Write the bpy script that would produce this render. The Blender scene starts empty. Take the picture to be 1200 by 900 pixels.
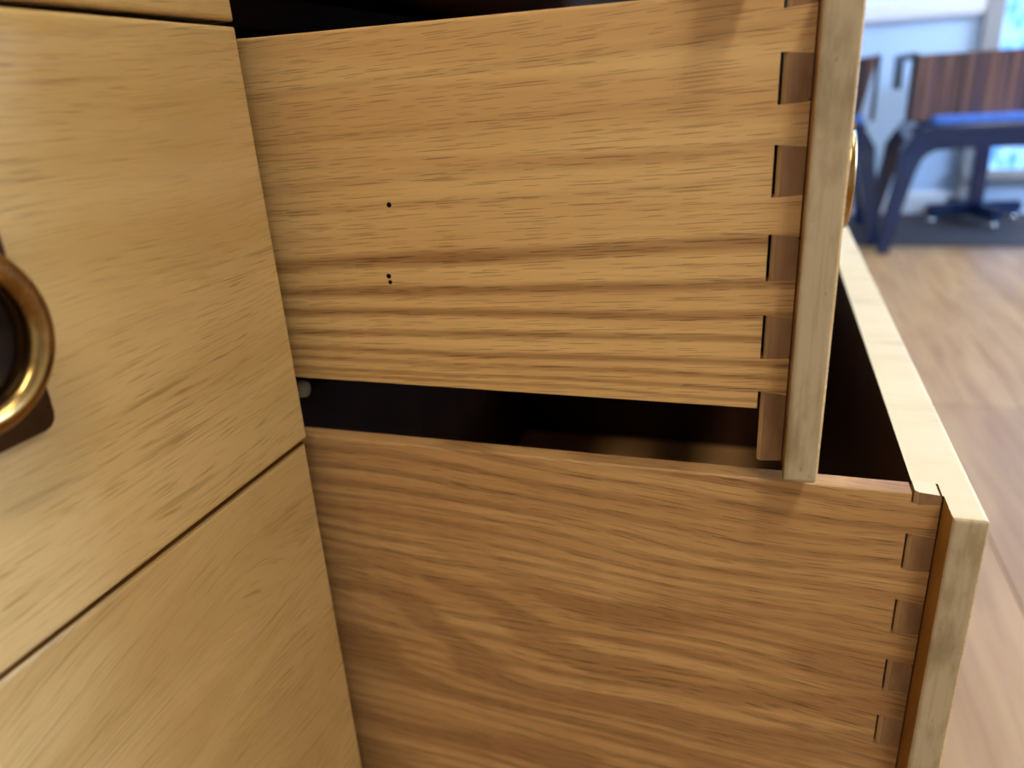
import bpy, bmesh, math, random
from mathutils import Vector, Matrix
random.seed(7)
S = bpy.context.scene
COL = S.collection

# ------------------------------------------------------------------ camera
cam_d = bpy.data.cameras.new('camera'); cam = bpy.data.objects.new('camera', cam_d); COL.objects.link(cam)
cam.location = (-0.30476, -0.22377, 0.1661)
cam.rotation_euler = (1.19565, 0.0581, -1.25651)
cam_d.sensor_width = 36.0; cam_d.lens = 873.36/1200*36; cam_d.clip_start = 0.01; cam_d.clip_end = 50
cam_d.dof.use_dof = True; cam_d.dof.focus_distance = 0.335; cam_d.dof.aperture_fstop = 5.5
S.camera = cam

# ------------------------------------------------------------------ world, exposure
W = bpy.data.worlds.new('world'); S.world = W; W.use_nodes = True
W.node_tree.nodes['Background'].inputs[0].default_value = (0.50, 0.68, 1.0, 1)
W.node_tree.nodes['Background'].inputs[1].default_value = 1.0
S.view_settings.view_transform = 'Standard'; S.view_settings.look = 'None'
S.view_settings.gamma = 1.0; S.view_settings.use_curve_mapping = False
S.view_settings.exposure = 0.08
CEIL_POWER = 27.0       # emission of the ceiling lamp diffusers
WIN_POWER = 28.0        # emission of the daylit front window panes

# room measures (metres; x along the dresser, y into it, z up; z=0 at the seam of the lower drawers)
FZ, CZ = -0.50, 2.05
X0, X1, Y0, Y1 = -2.6, 3.766, -3.6, 0.56

# ------------------------------------------------------------------ material helpers
def lin(h):
    c = [int(h[i:i+2], 16)/255 for i in (0, 2, 4)]
    return tuple((v/12.92 if v <= .04045 else ((v+.055)/1.055)**2.4) for v in c) + (1,)

class NT:
    def __init__(s, name):
        s.m = bpy.data.materials.new(name); s.m.use_nodes = True
        s.t = s.m.node_tree; s.b = s.t.nodes['Principled BSDF']
    def n(s, typ, **kw):
        nd = s.t.nodes.new(typ)
        for k, v in kw.items(): setattr(nd, k, v)
        return nd
    def put(s, sock, v):
        if hasattr(v, 'is_output') or hasattr(v, 'links'): s.t.links.new(v, sock)
        elif v is not None: sock.default_value = v
    def math(s, op, a, b=None, c=None, clamp=False):
        nd = s.n('ShaderNodeMath', operation=op); nd.use_clamp = clamp
        for i, v in enumerate((a, b, c)):
            if v is not None: s.put(nd.inputs[i], v)
        return nd.outputs[0]
    def mix(s, f, a, b, bt='MIX'):
        nd = s.n('ShaderNodeMix', data_type='RGBA', blend_type=bt)
        s.put(nd.inputs[0], f); s.put(nd.inputs[6], a); s.put(nd.inputs[7], b)
        return nd.outputs[2]
    def coords(s):
        return s.n('ShaderNodeTexCoord').outputs['Object']
    def scaled(s, v, sc, loc=(0, 0, 0), rot=(0, 0, 0)):
        nd = s.n('ShaderNodeMapping'); s.put(nd.inputs[0], v)
        nd.inputs[1].default_value = loc; nd.inputs[2].default_value = rot; nd.inputs[3].default_value = sc
        return nd.outputs[0]
    def noise(s, v, detail=2, rough=.5, dist=0.0):
        nd = s.n('ShaderNodeTexNoise'); s.put(nd.inputs['Vector'], v)
        nd.inputs['Scale'].default_value = 1; nd.inputs['Detail'].default_value = detail
        nd.inputs['Roughness'].default_value = rough; nd.inputs['Distortion'].default_value = dist
        return nd.outputs['Fac']
    def rng(s, v, a, b, c=0.0, d=1.0, smooth=True):
        nd = s.n('ShaderNodeMapRange', interpolation_type='SMOOTHSTEP' if smooth else 'LINEAR'); nd.clamp = True
        s.put(nd.inputs[0], v)
        for i, k in enumerate((a, b, c, d)): nd.inputs[i+1].default_value = k
        return nd.outputs[0]
    def sep(s, v):
        nd = s.n('ShaderNodeSeparateXYZ'); s.put(nd.inputs[0], v); return nd.outputs
    def comb(s, x, y, z):
        nd = s.n('ShaderNodeCombineXYZ')
        for i, v in enumerate((x, y, z)): s.put(nd.inputs[i], v)
        return nd.outputs[0]
    def bump(s, h, strength=.2, dist=.0005):
        nd = s.n('ShaderNodeBump'); s.put(nd.inputs['Height'], h)
        nd.inputs['Strength'].default_value = strength; nd.inputs['Distance'].default_value = dist
        s.t.links.new(nd.outputs[0], s.b.inputs['Normal'])
    def done(s, col, rough=.5, metal=0.0, spec=.5):
        s.put(s.b.inputs['Base Color'], col); s.put(s.b.inputs['Roughness'], rough)
        s.b.inputs['Metallic'].default_value = metal; s.b.inputs['Specular IOR Level'].default_value = spec
        return s.m

def plain(name, h, rough=.6, metal=0.0, spec=.5, var=.12, scale=30):
    k = NT(name); c = lin(h)
    f = k.noise(k.scaled(k.coords(), (scale,)*3), 3)
    d = tuple(v*(1-var*2) for v in c[:3])+(1,)
    return k.done(k.mix(k.rng(f, .3, .7), d, c), rough, metal, spec)

def oak(name, light, mid, dark, pore, bands=None, rings=None, broad=None, seed=0.0, rough=.42, gslope=0.0, gwarp=0.0):
    """red oak with the grain along object y; bands = [(z, half width, strength)], rings = (freq, warp)"""
    k = NT(name); co = k.coords(); x, y, z = k.sep(co)
    warp = k.noise(k.scaled(co, (0, 3.0, 9), (seed, seed*1.7, seed)), 2)
    wsm = k.noise(k.scaled(co, (0, 9, 70), (seed+3, 1, 2)), 2)
    fibre = k.noise(k.scaled(co, (6, 9, 520), (seed, 0, 0)), 2, .6)
    streak = k.noise(k.scaled(co, (2, 2.6, 95), (seed+5, 2, 0)), 3, .55)
    gz = k.math('ADD', k.math('ADD', z, k.math('MULTIPLY', x, .8)), k.math('MULTIPLY', y, gslope))
    gz = k.math('ADD', gz, k.math('MULTIPLY', k.math('SUBTRACT', warp, .5), gwarp))
    pores = None
    for (sy, sz, ly, lz, of) in ((44, 400, .42, .10, 0.0), (72, 470, .38, .085, 7.3), (26, 290, .40, .075, 3.1)):
        v2 = k.comb(k.math('ADD', k.math('MULTIPLY', y, sy), of+seed), k.math('ADD', k.math('MULTIPLY', gz, sz), of), 0.0)
        vo = k.n('ShaderNodeTexVoronoi', voronoi_dimensions='2D', feature='F1'); k.put(vo.inputs['Vector'], v2); vo.inputs['Scale'].default_value = 1
        px, py, _ = k.sep(vo.outputs['Position']); vx, vy, _ = k.sep(v2)
        dy = k.math('DIVIDE', k.math('ABSOLUTE', k.math('SUBTRACT', vx, px)), ly)
        dz = k.math('DIVIDE', k.math('ABSOLUTE', k.math('SUBTRACT', vy, py)), lz)
        rnd = k.sep(vo.outputs['Color'])[0]
        dd = k.math('ADD', k.math('MULTIPLY', dy, dy), k.math('MULTIPLY', dz, dz))
        one = k.math('MULTIPLY', k.rng(dd, .35, 1.1, 1, 0), k.rng(rnd, .25, .85, .1, 1.0))
        pores = one if pores is None else k.math('MAXIMUM', pores, one)
    blot = k.noise(k.scaled(co, (3, 6, 16), (seed+9, 0, 0)), 2, .5, .6)
    base = k.mix(k.rng(streak, .36, .66), mid, light)
    base = k.mix(k.math('MULTIPLY', k.rng(fibre, .45, .72), .38), base, mid)
    base = k.mix(k.math('MULTIPLY', k.rng(blot, .5, .75), .35), base, mid)
    band = None
    if bands:
        zz = k.math('ADD', z, k.math('MULTIPLY', k.math('SUBTRACT', warp, .5), .008))
        zz = k.math('ADD', zz, k.math('MULTIPLY', k.math('SUBTRACT', wsm, .5), .0035))
        for (bz, hw, st, sl) in bands:
            zc = k.math('ADD', zz, k.math('MULTIPLY', y, sl))
            d = k.math('ABSOLUTE', k.math('SUBTRACT', zc, bz))
            b = k.math('MULTIPLY', k.rng(d, hw*.15, hw, 1, 0), st)
            band = b if band is None else k.math('MAXIMUM', band, b)
    if rings:
        fr, am, slope = rings
        u = k.math('ADD', k.math('MULTIPLY', z, fr), k.math('MULTIPLY', k.math('SUBTRACT', warp, .5), am))
        u = k.math('ADD', u, k.math('MULTIPLY', y, slope))
        u = k.math('ADD', u, k.math('MULTIPLY', k.math('SUBTRACT', wsm, .5), .55))
        sn = k.math('SINE', k.math('MULTIPLY', u, 6.283))
        rg = k.math('MULTIPLY', k.rng(sn, -.25, .95), k.rng(blot, .25, .62, .2, .62))
        band = rg if band is None else k.math('MAXIMUM', band, rg)
    if broad:
        fr, am, slope, za, zb = broad
        u = k.math('ADD', k.math('MULTIPLY', z, fr), k.math('MULTIPLY', k.math('SUBTRACT', k.noise(k.scaled(co, (0, 4.2, 15), (seed, 4, 1)), 1), .5), am))
        u = k.math('ADD', k.math('ADD', u, k.math('MULTIPLY', y, slope)), k.math('MULTIPLY', k.math('SUBTRACT', wsm, .5), .25))
        bb = k.math('MULTIPLY', k.rng(k.math('SINE', k.math('MULTIPLY', u, 6.283)), -.5, .7), k.rng(z, zb, za, .62, .05))
        band = k.math('MAXIMUM', band, bb)
    col = base
    if band is not None:
        fb = k.math('MULTIPLY', band, k.rng(fibre, .25, .7, .65, 1.0))
        col = k.mix(fb, base, dark)
        pm = k.math('MULTIPLY', pores, k.math('ADD', k.math('MULTIPLY', band, .45), .55))
    else:
        pm = pores
    col = k.mix(k.math('MULTIPLY', pm, .9), col, pore)
    k.bump(k.math('SUBTRACT', k.math('MULTIPLY', fibre, .3), pm), .25, .0003)
    return k.done(col, k.rng(streak, .3, .7, rough+.08, rough-.06), 0, .45)

def glaze(name, light, mid, dark, rot=0.0, arch=0.0, seed=0.0, rough=.30):
    """bleached, glazed veneer with the grain along object x"""
    k = NT(name); co = k.scaled(k.coords(), (1, 1, 1), (0, 0, 0), (0, rot, 0)); x, y, z = k.sep(co)
    warp = k.noise(k.scaled(co, (2.6, 0, 7), (seed, 0, seed)), 2)
    zz = k.math('ADD', z, k.math('MULTIPLY', k.math('SUBTRACT', warp, .5), .05+arch))
    v = k.comb(x, y, zz)
    streak = k.noise(k.scaled(v, (13, 5, 300), (seed, 0, 0)), 3, .65)
    broad = k.noise(k.scaled(v, (5, 3, 32), (seed+2, 0, 0)), 2)
    fine = k.noise(k.scaled(v, (45, 20, 1300), (seed+4, 0, 0)), 1)
    patch = k.noise(k.scaled(co, (9, 9, 12), (seed+7, 0, 0)), 2)
    c = k.mix(k.rng(broad, .35, .68), light, mid)
    c = k.mix(k.math('MULTIPLY', k.rng(streak, .50, .74), k.rng(patch, .3, .7, .25, .75)), c, dark)
    pm = k.math('MULTIPLY', k.rng(fine, .58, .70), k.rng(patch, .35, .62, .25, .7))
    c = k.mix(pm, c, dark)
    k.bump(k.math('SUBTRACT', streak, pm), .10, .0003)
    return k.done(c, k.rng(streak, .3, .7, rough-.05, rough+.07), 0, .5)

def worn(name, base, stain, speck):
    """painted board end with scuffs"""
    k = NT(name); co = k.coords()
    a = k.noise(k.scaled(co, (60, 60, 22)), 4, .6); b = k.noise(k.scaled(co, (230, 230, 110)), 3, .7)
    g = k.noise(k.scaled(co, (40, 500, 18)), 2)
    c = k.mix(k.rng(a, .42, .68), base, stain)
    c = k.mix(k.math('MULTIPLY', k.rng(g, .5, .75), .35), c, stain)
    c = k.mix(k.math('MULTIPLY', k.rng(b, .66, .74), .7), c, speck)
    k.bump(b, .25, .0006)
    return k.done(c, .55, 0, .35)

def stripes(name):
    """striped dark veneer, lines running up the panel"""
    k = NT(name); co = k.coords()
    a = k.noise(k.scaled(co, (3, 62, 1.2)), 3, .65); b = k.noise(k.scaled(co, (3, 17, .8), (4, 0, 0)), 2)
    c = k.mix(k.rng(a, .38, .66), lin('28222c'), lin('80625c'))
    c = k.mix(k.math('MULTIPLY', k.rng(b, .4, .7), .6), c, lin('34365a'))  # bluish tint imitates a glossy sheen on the veneer
    return k.done(c, .16, 0, .6)

def floorboards(name):
    k = NT(name); co = k.coords()
    r = k.n('ShaderNodeObjectInfo').outputs['Random']
    off = k.n('ShaderNodeVectorMath', operation='ADD'); k.put(off.inputs[0], co)
    k.put(off.inputs[1], k.comb(k.math('MULTIPLY', r, 37), k.math('MULTIPLY', r, 11), 0)); v = off.outputs[0]
    a = k.noise(k.scaled(v, (3.2, 55, 1)), 3, .6, .4); b = k.noise(k.scaled(v, (2, 14, 1), (3, 0, 0)), 2, .5, .8)
    f = k.noise(k.scaled(v, (14, 330, 1)), 1)
    tint = k.mix(r, lin('98784f'), lin('ae8c5e'))
    c = k.mix(k.rng(a, .35, .7), tint, lin('8f6c45'))
    c = k.mix(k.math('MULTIPLY', k.rng(b, .45, .7), .45), c, lin('b8976a'))
    c = k.mix(k.math('MULTIPLY', k.rng(f, .6, .75), .25), c, lin('8c6543'))
    return k.done(c, .42, 0, .4)

def brass(name, a, b, rough):
    k = NT(name); f = k.noise(k.scaled(k.coords(), (45, 45, 45)), 3, .6)
    return k.done(k.mix(k.rng(f, .35, .7), lin(a), lin(b)), k.rng(f, .3, .7, rough, rough+.12), 1.0)

def glow(name, h, power, tex=False, h2=None):
    k = NT(name); c = lin(h)
    if tex:
        co = k.coords()
        vo = k.n('ShaderNodeTexVoronoi', feature='F1'); k.put(vo.inputs['Vector'], k.scaled(co, (1, 26, 15))); vo.inputs['Scale'].default_value = 1
        ns = k.noise(k.scaled(co, (1, 60, 40)), 4, .7)
        c = k.mix(k.rng(k.math('ADD', k.math('MULTIPLY', vo.outputs['Distance'], .5), ns), .45, 1.0), c, lin(h2))
    k.put(k.b.inputs['Base Color'], c); k.put(k.b.inputs['Emission Color'], c)
    k.b.inputs['Emission Strength'].default_value = power; k.b.inputs['Roughness'].default_value = .3
    return k.m

UP_BANDS = [(.1025, .0058, .9, .05), (.0843, .0042, .85, .04), (.0688, .0034, .85, .02), (.0582, .0030, .75, .02),
            (.0467, .0026, .75, .01), (.0405, .0022, .6, .01), (.0345, .0020, .7, .01), (.0290, .0016, .6, 0),
            (.142, .0045, .30, .06), (.128, .003, .2, .05), (.163, .003, .2, .06), (.185, .003, .22, .06)]
M = {}
M['oak_up'] = oak('oak_upper_side', lin('dbb576'), lin('cba064'), lin('8f6434'), lin('5a3618'), bands=UP_BANDS, seed=1.3, gslope=.05, gwarp=.008)
M['oak_low'] = oak('oak_lower_side', lin('c79e66'), lin('b38854'), lin('845b32'), lin('50301a'), rings=(105, 5.0, -8.0), broad=(26, 3.6, -3.0, .30, .22), seed=4.1, gslope=-.076, gwarp=.047)
M['oak_plain'] = oak('oak_inner', lin('b98a55'), lin('a3733f'), lin('80542c'), lin('5c3a1c'), seed=2.2)
M['glaze_mid'] = glaze('glazed_veneer_straight', lin('d6b97e'), lin('c9aa6c'), lin('967744'), seed=0.7)
M['glaze_low'] = glaze('glazed_veneer_arched', lin('cdaf74'), lin('bf9f64'), lin('8e703e'), rot=.17, arch=.09, seed=5.2)
M['cream'] = glaze('glazed_edge', lin('dccfa6'), lin('d6c79c'), lin('c6b488'), seed=3.1, rough=.4)
M['worn'] = worn('worn_glazed_end', lin('b6a688'), lin('938262'), lin('75603f'))
M['rust'] = plain('amber_varnish', '9c6a22', .4, 0, .4, .12, 25)
M['pin'] = worn('pin_end_grain', lin('967350'), lin('805e40'), lin('684a30'))
M['pinrim'] = plain('pin_rim', 'b89468', .55)
M['umber'] = plain('dark_brown_wood', '3c2011', .5, 0, .3, .2, 18)  # dark brown for the inner faces of the drawers
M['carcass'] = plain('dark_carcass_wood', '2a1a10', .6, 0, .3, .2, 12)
M['hole'] = plain('hole_dark', '140c08', .9, 0, .1)
M['ring'] = brass('aged_brass', 'a5834c', '7c5c34', .18)
M['plate'] = brass('dark_bronze', '54402a', '3a2a1c', .26)
M['dish'] = plain('dark_disc', '2c2019', .4, .6, .4, .2, 60)  # darker than the plate, for the disc inside the ring
M['nylon'] = plain('nylon', 'b8b2a0', .5)
M['wall'] = plain('wall_paint', 'b9d6f5', .55, 0, .4, .03, 2)
M['wall2'] = plain('warm_wall_paint', 'd8d6d0', .7, 0, .3, .03, 2)
M['ceil'] = plain('ceiling_paint', 'e8e6e0', .8, 0, .2, .02, 2)
M['trim'] = plain('trim_paint', 'e4e8ec', .4, 0, .5, .03, 4)
M['casing'] = plain('shaded_casing', '9a9a98', .5, 0, .4, .05, 4)  # grey holds the shade on the far window's casing
M['board'] = floorboards('oak_floorboards')
M['floor_strip'] = plain('dark_grey_strip', '4a4648', .8, 0, .3, .12, 60)
M['sub'] = plain('subfloor', '5c422a', .9)
M['stripe'] = stripes('striped_dark_veneer')
M['frame'] = plain('dark_blue_lacquer', '162c54', .18, 0, .6, .1, 6)
M['black'] = plain('black_metal', '14161a', .35, .4, .5, .1, 10)
M['seat_glint'] = plain('blue_seat_reflection', '3f78dc', .35, 0, .5, .1, 40)  # blue window reflection put into the seat's colour
M['chrome'] = plain('chrome', 'd8d8d8', .12, 1.0)
M['lamp'] = glow('lamp_diffuser', 'fff6e6', CEIL_POWER)
M['pane'] = glow('daylit_pane', 'b4d2ff', WIN_POWER)
M['ice'] = glow('daylit_patterned_pane', '2f86ea', 1.0, True, '9fd0ff')
M['lampbody'] = plain('lamp_frame', 'd8d8d6', .5)

# ------------------------------------------------------------------ mesh helpers
def obj(name, mesh, parent=None, loc=(0, 0, 0)):
    o = bpy.data.objects.new(name, mesh); COL.objects.link(o); o.location = loc
    if parent: o.parent = parent
    return o
def empty(name, loc=(0, 0, 0), parent=None):
    o = bpy.data.objects.new(name, None); COL.objects.link(o); o.location = loc; o.empty_display_size = .05
    if parent: o.parent = parent
    return o
def tag(o, label=None, cat=None, group=None, kind=None):
    for k, v in (('label', label), ('category', cat), ('group', group), ('kind', kind)):
        if v: o[k] = v
    return o
def finish(bm, name, mats, smooth=False):
    bmesh.ops.recalc_face_normals(bm, faces=bm.faces)
    me = bpy.data.meshes.new(name); bm.to_mesh(me); bm.free()
    for m in (mats if isinstance(mats, (list, tuple)) else [mats]): me.materials.append(m)
    if smooth:
        for p in me.polygons: p.use_smooth = True
    return me
def bx(bm, a, b):
    v = [bm.verts.new((x, y, z)) for x in (a[0], b[0]) for y in (a[1], b[1]) for z in (a[2], b[2])]
    f = [bm.faces.new([v[i] for i in q]) for q in ((0, 1, 3, 2), (4, 6, 7, 5), (0, 4, 5, 1), (2, 3, 7, 6), (0, 2, 6, 4), (1, 5, 7, 3))]
    return f
def box_mesh(name, a, b, mat, bev=0.0, seg=2):
    bm = bmesh.new(); bx(bm, a, b)
    if bev: bmesh.ops.bevel(bm, geom=bm.edges[:], offset=bev, segments=seg, affect='EDGES', profile=.5)
    return finish(bm, name, mat)
def prism(bm, pts, axis, a, b):
    """extrude a 2-D outline along an axis from a to b; outline is in the two other axes, in order"""
    def P(u, v, w): return {0: (w, u, v), 1: (u, w, v), 2: (u, v, w)}[axis]
    lo = [bm.verts.new(P(u, v, a)) for u, v in pts]; hi = [bm.verts.new(P(u, v, b)) for u, v in pts]
    n = len(pts); bm.faces.new(lo[::-1]); bm.faces.new(hi)
    for i in range(n): bm.faces.new((lo[i], lo[(i+1) % n], hi[(i+1) % n], hi[i]))
def tube(bm, path, r, seg=12, closed=False):
    """round bar along a path; r may be a list"""
    path = [Vector(p) for p in path]; n = len(path); rings = []
    up = None
    for i, p in enumerate(path):
        if closed: t = (path[(i+1) % n]-path[i-1]).normalized()
        else: t = (path[min(i+1, n-1)]-path[max(i-1, 0)]).normalized()
        if up is None: up = t.orthogonal().normalized()
        up = (up - t*up.dot(t)).normalized(); sd = t.cross(up)
        rr = r[i] if isinstance(r, (list, tuple)) else r
        rings.append([bm.verts.new(p+(up*math.cos(q)+sd*math.sin(q))*rr) for q in [2*math.pi*j/seg for j in range(seg)]])
    for i in range(n if closed else n-1):
        a, b = rings[i], rings[(i+1) % n]
        for j in range(seg): bm.faces.new((a[j], a[(j+1) % seg], b[(j+1) % seg], b[j]))
    if not closed: bm.faces.new(rings[0][::-1]); bm.faces.new(rings[-1])
def barpath(bm, path, w, d):
    """square-section bar: path of (point); w along y, d along x"""
    rings = []
    for i, p in enumerate(path):
        ww = w[i] if isinstance(w, (list, tuple)) else w
        p = Vector(p); t = (Vector(path[min(i+1, len(path)-1)])-Vector(path[max(i-1, 0)])).normalized()
        sx = Vector((1, 0, 0)); n = t.cross(sx).normalized()
        rings.append([bm.verts.new(p+n*ww/2*a+sx*d/2*b) for a, b in ((1, 1), (1, -1), (-1, -1), (-1, 1))])
    for i in range(len(rings)-1):
        for j in range(4): bm.faces.new((rings[i][j], rings[i][(j+1) % 4], rings[i+1][(j+1) % 4], rings[i+1][j]))
    bm.faces.new(rings[0][::-1]); bm.faces.new(rings[-1])
def lathe(bm, prof, seg=32, axis='y', c=(0, 0, 0)):
    rings = []
    for r, h in prof:
        ring = []
        for j in range(seg):
            q = 2*math.pi*j/seg
            p = (c[0]+r*math.cos(q), c[1]+h, c[2]+r*math.sin(q)) if axis == 'y' else (c[0]+r*math.cos(q), c[1]+r*math.sin(q), c[2]+h)
            ring.append(bm.verts.new(p))
        rings.append(ring)
    for a, b in zip(rings, rings[1:]):
        for j in range(seg): bm.faces.new((a[j], a[(j+1) % seg], b[(j+1) % seg], b[j]))
    bm.faces.new(rings[0]); bm.faces.new(rings[-1][::-1])

# ------------------------------------------------------------------ the room
floor = tag(obj('floor', box_mesh('floor', (X0, Y0, FZ-.06), (X1, Y1, FZ-.014), M['sub'])), kind='structure', label='light oak plank floor')
PW, PL = 0.178, 1.62
row = 0; y = Y0
pm = {}
def plank(xa, xb, ya, yb):
    key = (round(xb-xa, 3), round(yb-ya, 3))
    if key not in pm:
        pm[key] = box_mesh('plank', (0, 0.0004, -.014), (key[0]-.0012, key[1]-.0008, 0), M['board'], .0009, 1)
    obj('plank', pm[key], floor, (xa, ya, FZ))
while y < Y1-.001:
    yb = min(y+PW, Y1); x = X0 - (0.0, .94, .41, 1.21, .66)[row % 5] + .02
    while x < X1-.001:
        a, b = max(x, X0), min(x+PL, X1)
        if b-a > .004: plank(a, b, y, yb)
        x += PL
    y += PW; row += 1

def wall(name, a, b, mat, label=None):
    return tag(obj(name, box_mesh(name, a, b, mat)), kind='structure', label=label)
wall('wall_right', (X1, Y0-.1, FZ), (X1+.1, Y1+.1, CZ), M['wall'], 'white painted far wall behind the chairs')
wall('wall_back', (X0, Y1, FZ), (X1, Y1+.1, CZ), M['wall2'])
wall('wall_left', (X0-.1, Y0-.1, FZ), (X0, Y1+.1, CZ), M['wall2'])
wall('wall_front', (X0, Y0-.1, FZ), (X1, Y0, CZ), M['wall2'])
wall('ceiling', (X0-.1, Y0-.1, CZ), (X1+.1, Y1+.1, CZ+.08), M['ceil'])
# chair rail on the far wall
bm = bmesh.new()
prism(bm, [(X1, .345), (X1-.012, .345), (X1-.026, .362), (X1-.030, .385), (X1-.030, .43), (X1-.02, .45), (X1, .45)], 1, -1.075, Y1)
tag(obj('trim_1', finish(bm, 'trim_1', M['trim'])), kind='structure', label='white chair rail along the far wall')
bm = bmesh.new(); prism(bm, [(X1, FZ), (X1-.014, FZ), (X1-.014, FZ+.09), (X1-.006, FZ+.105), (X1, FZ+.105)], 1, -1.075, Y1)
tag(obj('baseboard_right', finish(bm, 'baseboard_right', M['trim'])), kind='structure')
# window in the far wall: casing and patterned panes, daylit from behind
win = tag(obj('window_1', box_mesh('window_1', (X1-.012, -2.36, -.30), (X1-.004, -1.15, 1.55), M['ice'])), kind='structure', label='window with bright blue patterned glass at the right edge')
for a, b in (((X1-.035, -1.15, -.42), (X1, -1.075, 1.62)), ((X1-.035, -2.43, -.42), (X1, -2.36, 1.62)),
             ((X1-.035, -2.36, 1.55), (X1, -1.15, 1.62)), ((X1-.06, -2.43, -.34), (X1, -1.075, -.30))):
    obj('window_casing', box_mesh('window_casing', a, b, M['casing'], .003), win)
for yy in (-1.56, -1.97):
    obj('mullion', box_mesh('mullion', (X1-.028, yy-.015, -.30), (X1-.012, yy+.015, 1.55), M['casing']), win)
# windows in the front wall (behind the photographer, right): they give the cool daylight
for i, (xa, xb) in enumerate(((1.65, 2.94),)):
    w = tag(obj('window_2', box_mesh('window_2', (xa, Y0+.004, 0.32), (xb, Y0+.012, 1.75), M['pane'])), kind='structure', label='tall daylit window in the front wall')
    for a, b in (((xa-.07, Y0, .25), (xa, Y0+.035, 1.82)), ((xb, Y0, .25), (xb+.07, Y0+.035, 1.82)), ((xa, Y0, 1.75), (xb, Y0+.035, 1.82)), ((xa-.07, Y0, .25), (xb+.07, Y0+.06, .32))):
        obj('window_casing', box_mesh('window_casing', a, b, M['trim'], .003), w)
    obj('mullion', box_mesh('mullion', ((xa+xb)/2-.015, Y0+.012, .32), ((xa+xb)/2+.015, Y0+.03, 1.75), M['trim']), w)

tag(obj('floor_strip', box_mesh('floor_strip', (2.975, -2.6, FZ), (3.74, .5, FZ+.004), M['floor_strip'], .001, 1)), 'dark grey flat strip along the foot of the far wall', 'floor_strip')  # thin dark grey sheet laid over the planks
# ------------------------------------------------------------------ the dresser
XS = 0.0203            # outer face of the drawer sides (right bank)
LIP, BLK = 0.0140, 0.0252   # lip thickness, full thickness of a drawer front
DW = 0.672             # width of a drawer front
TS = 0.0109            # thickness of a drawer side
ROW = {'top': (.2010, .3960), 'mid': (.0006, .1990), 'low': (-.3300, -.0024)}
dresser = tag(empty('dresser', (0, .25, FZ)), 'wide pale glazed dresser with oak drawers pulled out on its right', 'dresser')
OFF = Vector((0, -.25, -FZ))
def part(name, mesh, parent=dresser, off=True, loc=(0, 0, 0)):
    o = obj(name, mesh, parent)
    o.location = (OFF if (off and parent is dresser) else Vector((0, 0, 0))) + Vector(loc)
    return o

def front_mesh(w, h, inset, body, closed):
    """drawer front: outer board with a lip, inner block behind it; origin at the left lower outer corner.
    slots: 0 veneer face, 1 worn end, 2 cream edge, 3 amber back of the lip, 4 dark inside"""
    bm = bmesh.new(); i2 = inset+TS
    prism(bm, [(0, 0), (w, 0), (w, LIP), (w-inset, LIP), (w-inset, LIP+.0006), (w-i2, LIP+.0006), (w-i2, BLK), (i2, BLK), (i2, LIP+.0006), (inset, LIP+.0006), (inset, LIP), (0, LIP)], 2, 0, h)
    bmesh.ops.recalc_face_normals(bm, faces=bm.faces)
    ed = [e for e in bm.edges if all(v.co.y < LIP+.0001 for v in e.verts) and e.is_manifold and abs(e.calc_face_angle(0)) > .5
          and (all(v.co.y < .0001 for v in e.verts) or all(v.co.x < .0001 for v in e.verts))]
    bmesh.ops.bevel(bm, geom=ed, offset=.0020, segments=3, affect='EDGES', profile=.5)
    bmesh.ops.recalc_face_normals(bm, faces=bm.faces)
    for f in bm.faces:
        n = f.normal; c = f.calc_center_median()
        if n.z > .9: f.material_index = 3 if closed else 2  # closed tops in amber: seam shade put into the colour
        elif n.y < -.5: f.material_index = 0
        elif abs(n.x) > .6: f.material_index = 1 if c.y < LIP else 4
        elif n.y > .5: f.material_index = 4 if c.y > BLK-.001 else 3
        elif n.z < -.9: f.material_index = 1
        else: f.material_index = 2
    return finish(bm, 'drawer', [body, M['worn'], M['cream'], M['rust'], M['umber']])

def side_mesh(y_back, z0, z1, pins, ys, ye, mat, mirror=False):
    """drawer side: outline in (y, z) notched for the pins of the front; ys = bottom of the notches, ye = tail ends"""
    pts = [(y_back, z0), (y_back, z1)]
    # walk down the front edge
    cur = z1; edge = []
    for (a, b) in pins:            # a upper, b lower
        if a >= z1: edge += [(ys, z1)]
        else: edge += [(ye, a-.0009), (ys, a+.0001)]
        if b <= z0: edge += [(ys, z0)]
        else: edge += [(ys, b-.0001), (ye, b+.0009)]
    if pins[0][0] < z1: edge = [(ye, z1)] + edge
    if pins[-1][1] > z0: edge = edge + [(ye, z0)]
    bm = bmesh.new(); prism(bm, pts+edge, 0, 0, TS)
    bmesh.ops.recalc_face_normals(bm, faces=bm.faces)
    ed = [e for e in bm.edges if all(abs(v.co.z-z1) < 1e-6 for v in e.verts) and abs(e.verts[0].co.y-e.verts[1].co.y) > .02]
    bmesh.ops.bevel(bm, geom=ed, offset=.0012, segments=3, affect='EDGES', profile=.5)
    return finish(bm, 'side_board', mat)

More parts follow.
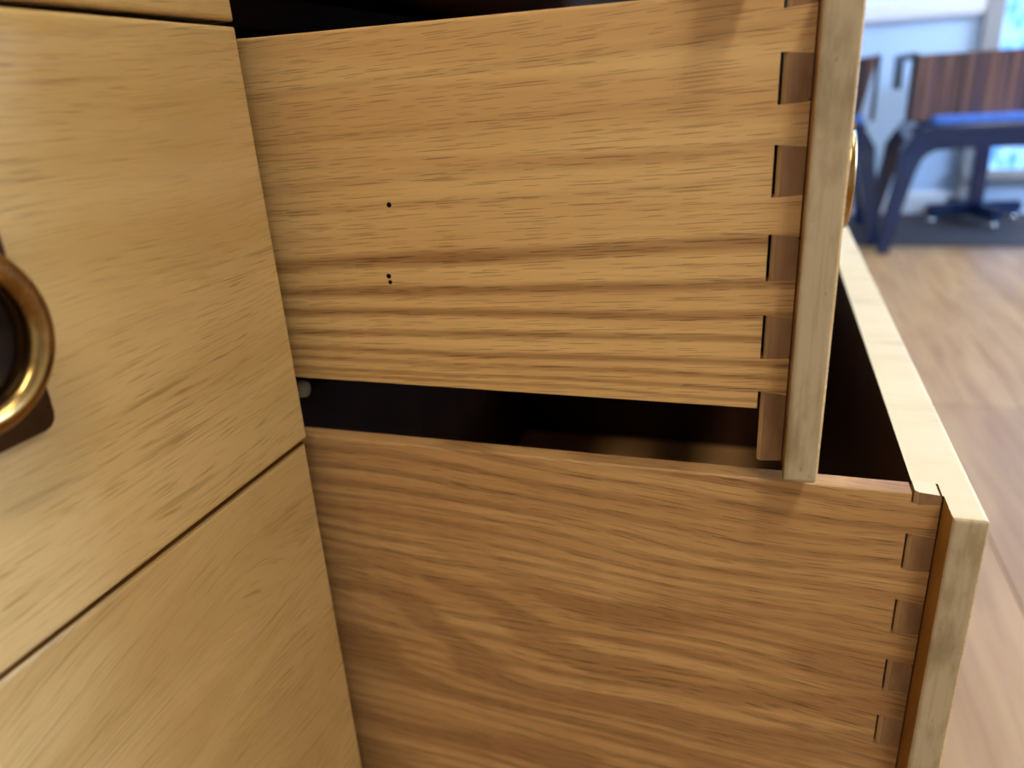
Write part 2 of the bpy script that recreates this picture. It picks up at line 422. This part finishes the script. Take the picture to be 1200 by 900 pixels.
def pin_mesh(a, b, ys, ye, k, top=False):
    """pin of the dovetail joint, with a chamfered edge and a chipped corner"""
    c = .0013; bm = bmesh.new()
    o = [(ys, a), (ys, b), (ye, b+.0010), (ye, a-.0010)]
    if k % 3 == 0: o = [(ys, a), (ys, b), (ye, b+.001), (ye, a-.0010-c), (ye+c*.8, a-.0007)]
    if k % 3 == 1: o = [(ys, a), (ys, b), (ye+c*.8, b+.0007), (ye, b+.001+c), (ye, a-.001)]
    prism(bm, o, 0, 0, TS)
    bmesh.ops.recalc_face_normals(bm, faces=bm.faces)
    ed = [e for e in bm.edges if all(v.co.x < 1e-6 for v in e.verts) and all(v.co.y > ys-1e-5 for v in e.verts)]
    bmesh.ops.bevel(bm, geom=ed, offset=.0017, segments=1, affect='EDGES')
    bmesh.ops.recalc_face_normals(bm, faces=bm.faces)
    for f in bm.faces:
        if f.normal.x < -.3 and f.normal.y > .3: f.material_index = 1
        if top and f.normal.z > .8: f.material_index = 2
    return finish(bm, 'dovetail_pin', [M['pin'], M['pinrim'], M['cream']])

# ring pull pieces (origin on the drawer face)
bm = bmesh.new()
pl = []; hw, hh, r = .0285, .036, .005
for cx, cz, q0 in ((hw-r, hh-r, 0), (-hw+r, hh-r, 90), (-hw+r, -hh+r, 180), (hw-r, -hh+r, 270)):
    for q in (0, 30, 60, 90):
        a = math.radians(q0+q); pl.append((cx+r*math.cos(a), cz+r*math.sin(a)))
prism(bm, pl, 1, -.0045, .0)
ed = [e for e in bm.edges if all(v.co.y < -.004 for v in e.verts)]
bmesh.ops.bevel(bm, geom=ed, offset=.0015, segments=2, affect='EDGES')
PLATE = finish(bm, 'pull_plate', M['plate'])
bm = bmesh.new(); lathe(bm, [(.0001, -.0052), (.019, -.0052), (.0205, -.0066), (.0225, -.0066), (.0235, -.0045)], 40); DISH = finish(bm, 'pull_disc', M['dish'], True)
RR = .0244
bm = bmesh.new(); tube(bm, [(RR*math.cos(q), -.0125, RR*math.sin(q)) for q in [2*math.pi*i/64 for i in range(64)]], .0043, 16, True); RING = finish(bm, 'pull_ring', M['ring'], True)
bm = bmesh.new(); tube(bm, [(-.008, -.0115, .0285), (.008, -.0115, .0285)], .0045, 14)
bx(bm, (-.0055, -.0115, .0245), (.0055, -.002, .0325)); KNUCK = finish(bm, 'pull_knuckle', M['ring'])

def pulls(dr, w, h):
    for px in (.1655, w-.1655):
        for me in (PLATE, DISH, RING, KNUCK):
            o = obj(me.name, me, dr); o.location = (px, 0, .1085 if me is not PLATE else .1060)

def drawer(x, rowname, out, body, side_mat, pins=None, dz=0.0, label=None, depth=.42, open_=True):
    z0, z1 = ROW[rowname]; h = z1-z0; inset = XS-.002
    d = part('drawer', front_mesh(DW, h, inset, body, not open_), loc=(x, -out, z0+dz))
    if label: d['label'] = label
    pulls(d, DW, h)
    if open_:
        # z of the drawer side relative to the front
        za, zb = (.0261, h-.003) if rowname != 'low' else (.02, h)
        ys, ye = BLK+.0013, LIP+.0006
        pn = [(a, b) for a, b in pins]
        for mirror in (False, True):
            s = side_mesh(depth, za, zb, pn, ys, ye, side_mat)
            o = obj('side_board', s, d); o.location = (inset if not mirror else DW-inset-TS, 0, 0)
            for k, (a, b) in enumerate(pn):
                m = pin_mesh(a, b, BLK+.0001, ye, k, k == 0) if not mirror else None
                if m:
                    q = obj('dovetail_pin', m, d); q.location = (inset, 0, 0)
        i2 = inset+TS
        bt = box_mesh('bottom_board', (i2, BLK, .030), (DW-i2, depth, .036), M['oak_plain'])
        obj('bottom_board', bt, d)
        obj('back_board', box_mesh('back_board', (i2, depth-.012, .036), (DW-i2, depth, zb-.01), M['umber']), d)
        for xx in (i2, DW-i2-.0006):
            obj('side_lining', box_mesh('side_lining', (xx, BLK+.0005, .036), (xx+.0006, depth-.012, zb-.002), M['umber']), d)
    return d

UPZ = ROW['mid'][0]
up_pins = [(.1986-.0, .1887), (.1737, .1549), (.1400, .1196), (.1047, .0850), (.0700, .0502), (.0348, .0006)]
up_pins = [(a-UPZ, b-UPZ) for a, b in up_pins]
LZ = ROW['low'][0]-.0064
lo_pins = [(-.0080, -.0145), (-.0296, -.0493), (-.0656, -.0850), (-.1009, -.1201), (-.1361, -.1550), (-.1723, -.190), (-.207, -.226), (-.242, -.261), (-.277, -.296), (-.312, LZ)]
lo_pins = [(a-LZ, b-LZ) for a, b in lo_pins]
LX = -DW
drawer(LX, 'top', 0, M['glaze_mid'], None, label='closed upper drawer of the left bank', open_=False)
drawer(LX, 'mid', 0, M['glaze_mid'], None, label='closed left drawer with a brass ring pull', open_=False)
drawer(LX, 'low', -.002, M['glaze_low'], None, label='closed lower left drawer with arched grain', open_=False)
drawer(.002, 'top', .215, M['glaze_mid'], M['oak_up'], up_pins, label='open top right drawer above the frame')
du = drawer(.002, 'mid', .2523, M['glaze_mid'], M['oak_up'], up_pins, label='open upper right drawer with yellow oak side and dovetails')
drawer(.002, 'low', .3195, M['glaze_mid'], M['oak_low'], lo_pins, dz=-.0064, label='lowest right drawer, pulled out furthest, with brown oak side')
# nail holes in the side of the upper drawer
bm = bmesh.new()
lathe(bm, [(.0013, -.00008), (.0013, .0005)], 10, 'y')
for v in bm.verts: v.co = Vector((v.co.y, v.co.x, v.co.z))
HM = finish(bm, 'nail_hole', M['hole'])
for yy, zz, s in ((-.0535, .1189, 1), (-.0488, .0842, 1), (-.0492, .0812, .85)):
    o = obj('nail_hole', HM, du); o.location = (XS-.002, yy+.2523, zz-UPZ); o.scale = (1, s, s)

# carcass
D0, D1 = LIP+.001, .50
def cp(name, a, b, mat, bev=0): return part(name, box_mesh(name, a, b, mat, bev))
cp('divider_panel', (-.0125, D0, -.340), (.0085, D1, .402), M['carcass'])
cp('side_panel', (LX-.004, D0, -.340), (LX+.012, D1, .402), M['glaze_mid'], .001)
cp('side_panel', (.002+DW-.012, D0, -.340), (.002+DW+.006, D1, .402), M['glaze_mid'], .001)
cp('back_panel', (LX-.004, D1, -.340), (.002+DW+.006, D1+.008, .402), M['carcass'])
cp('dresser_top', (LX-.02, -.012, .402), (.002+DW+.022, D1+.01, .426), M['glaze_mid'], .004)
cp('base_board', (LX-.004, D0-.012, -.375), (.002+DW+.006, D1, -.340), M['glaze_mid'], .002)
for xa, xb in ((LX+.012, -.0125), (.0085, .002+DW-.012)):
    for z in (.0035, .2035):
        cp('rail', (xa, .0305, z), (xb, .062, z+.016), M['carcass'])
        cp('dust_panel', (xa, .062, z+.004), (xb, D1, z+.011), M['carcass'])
for lx in (LX+.02, -.02, .002+DW-.05):
    for ly in (.03, D1-.06):
        bm = bmesh.new()
        t = [(lx, ly), (lx+.045, ly), (lx+.045, ly+.045), (lx, ly+.045)]
        lo = [bm.verts.new((lx+.0225+(u-lx-.0225)*.6, ly+.0225+(v-ly-.0225)*.6, FZ)) for u, v in t]; hi = [bm.verts.new((u, v, -.375)) for u, v in t]
        bm.faces.new(lo[::-1]); bm.faces.new(hi)
        for i in range(4): bm.faces.new((lo[i], lo[(i+1) % 4], hi[(i+1) % 4], hi[i]))
        part('leg', finish(bm, 'leg', M['glaze_mid']))
bm = bmesh.new(); lathe(bm, [(.0012, -.004), (.0045, -.0035), (.005, 0), (.0045, .0035), (.0012, .004)], 16, 'y')
o = part('drawer_glide', finish(bm, 'drawer_glide', M['nylon'], True), loc=(.0375, .0262, .0118)); o['label'] = 'small pale nylon glide'

# ------------------------------------------------------------------ chairs
def chair(loc, width, label, depth=.40, slope=0.0, rear=.004):
    """seen from behind: striped back panel standing on a dark blue splayed frame; origin on the floor at the near left foot line"""
    c = tag(empty('chair', loc), label, 'chair', 'chairs by the far wall')
    sh = .462      # seat height
    w = width
    def leg(y0, sgn, x, sx):
        bm = bmesh.new()
        path = [(x-sx*.03, y0+sgn*.045, 0 if x == 0 else rear), (x-sx*.02, y0+sgn*.025, .14), (x-sx*.008, y0-sgn*.004, .30), (x, y0-sgn*.016, .36), (x, y0-sgn*.042, .397), (x, y0-sgn*.085, .416), (x, y0-sgn*.16, .419)]
        barpath(bm, path, [.040, .050, .062, .080, .090, .086, .084], .05)
        bmesh.ops.recalc_face_normals(bm, faces=bm.faces)
        bmesh.ops.bevel(bm, geom=[e for e in bm.edges if e.is_manifold and e.calc_face_angle(0) > .9], offset=.004, segments=2, affect='EDGES')
        obj('leg', finish(bm, 'leg', M['frame']), c)
    for x, sx in ((0, 1), (depth, -1)):
        leg(0, 1, x, sx); leg(-w, -1, x, sx)
        obj('seat_rail', box_mesh('seat_rail', (x-.0235, -w+.09, .379), (x+.0235, -.09, .460), M['frame'], .004), c)
    for y in (-.035, -w+.035):
        obj('side_rail', box_mesh('side_rail', (.025, y-.02, .40), (depth-.025, y+.02, .458), M['frame'], .003), c)
    obj('seat', box_mesh('seat', (-.02, -w+.03, .461), (depth-.01, -.075, .492), M['seat_glint'], .008, 3), c)  # thick edge carries the painted blue reflection
    # curved back panel with slanted ends
    bm = bmesh.new(); n = 12; f = []; b = []
    for i in range(n+1):
        t = i/n; bow = .035*(1-(2*t-1)**2)
        yy0 = -.0-(w)*t
        row_ = []
        for z, ex in ((.475, slope), (.70, 0)):
            yy = yy0 + (ex if i == 0 else (-ex if i == n else ex*(1-2*t)))
            for th in (0, .018):
                row_.append(bm.verts.new((.040+bow*-.3+th, yy, z)))
        f.append(row_)
    for i in range(n):
        a, d = f[i], f[i+1]
        bm.faces.new((a[0], d[0], d[2], a[2])); bm.faces.new((a[1], a[3], d[3], d[1])); bm.faces.new((a[2], d[2], d[3], a[3])); bm.faces.new((a[0], a[1], d[1], d[0]))
    bm.faces.new((f[0][0], f[0][2], f[0][3], f[0][1])); bm.faces.new((f[-1][0], f[-1][1], f[-1][3], f[-1][2]))
    obj('backrest', finish(bm, 'backrest', M['stripe']), c)
    for yy, sg in ((0.003, 1), (-w-.003, -1)):
        bm = bmesh.new()
        bx(bm, (.034, yy-.007, .47), (.066, yy+.007, .708))
        bx(bm, (.066, yy-.007, .684), (depth+.12, yy+.007, .708))
        bx(bm, (depth-.06, yy-.007, .58), (depth+.12, yy+.007, .684))
        obj('arm_frame', finish(bm, 'arm_frame', M['black']), c)
    return c
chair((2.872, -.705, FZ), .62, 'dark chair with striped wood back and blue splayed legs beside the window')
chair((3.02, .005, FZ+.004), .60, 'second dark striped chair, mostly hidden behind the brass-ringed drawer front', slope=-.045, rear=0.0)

# pedestal table by the window
t = tag(empty('pedestal_table', (3.52, -1.10, FZ+.004)), 'dark pedestal table with chrome glide under it, behind the near chair', 'table')
obj('post', box_mesh('post', (-.03, -.03, .06), (.03, .03, .62), M['frame'], .006), t)
bm = bmesh.new(); lathe(bm, [(.02, .62), (.19, .62), (.20, .63), (.20, .645), (.19, .65), (.02, .65)], 40, 'z'); obj('table_top', finish(bm, 'table_top', M['frame']), t)
for q in range(4):
    bm = bmesh.new(); bx(bm, (.0, -.028, .03), (.20, .028, .085)); bmesh.ops.bevel(bm, geom=bm.edges[:], offset=.01, segments=2, affect='EDGES')
    o = obj('foot', finish(bm, 'foot', M['frame']), t); o.rotation_euler.z = math.radians(-75+90*q)
    bm = bmesh.new(); lathe(bm, [(.008, 0), (.016, .002), (.018, .012), (.012, .024), (.006, .031)], 16, 'z', (.175, 0, 0))
    o = obj('glide', finish(bm, 'glide', M['chrome'], True), t); o.rotation_euler.z = math.radians(-75+90*q)

# ------------------------------------------------------------------ ceiling lamps
LAMPS = [(-1.0, -.8, 'flat ceiling lamp over the dresser, left'), (.9, -1.7, 'flat ceiling lamp in the middle of the room'), (2.6, -2.0, 'flat ceiling lamp near the far wall')]
for x, y, lab in LAMPS:
    l = tag(empty('ceiling_lamp', (x, y, CZ)), lab, 'lamp', 'flat ceiling lamps')
    obj('diffuser', box_mesh('diffuser', (-.55, -.16, -.035), (.55, .16, -.006), M['lamp'], .004), l)
    bm = bmesh.new()
    for a, b in (((-.575, -.185, -.03), (-.552, .185, 0)), ((.552, -.185, -.03), (.575, .185, 0)), ((-.552, -.185, -.03), (.552, -.162, 0)), ((-.552, .162, -.03), (.552, .185, 0))): bx(bm, a, b)
    obj('lamp_frame', finish(bm, 'lamp_frame', M['lampbody']), l)
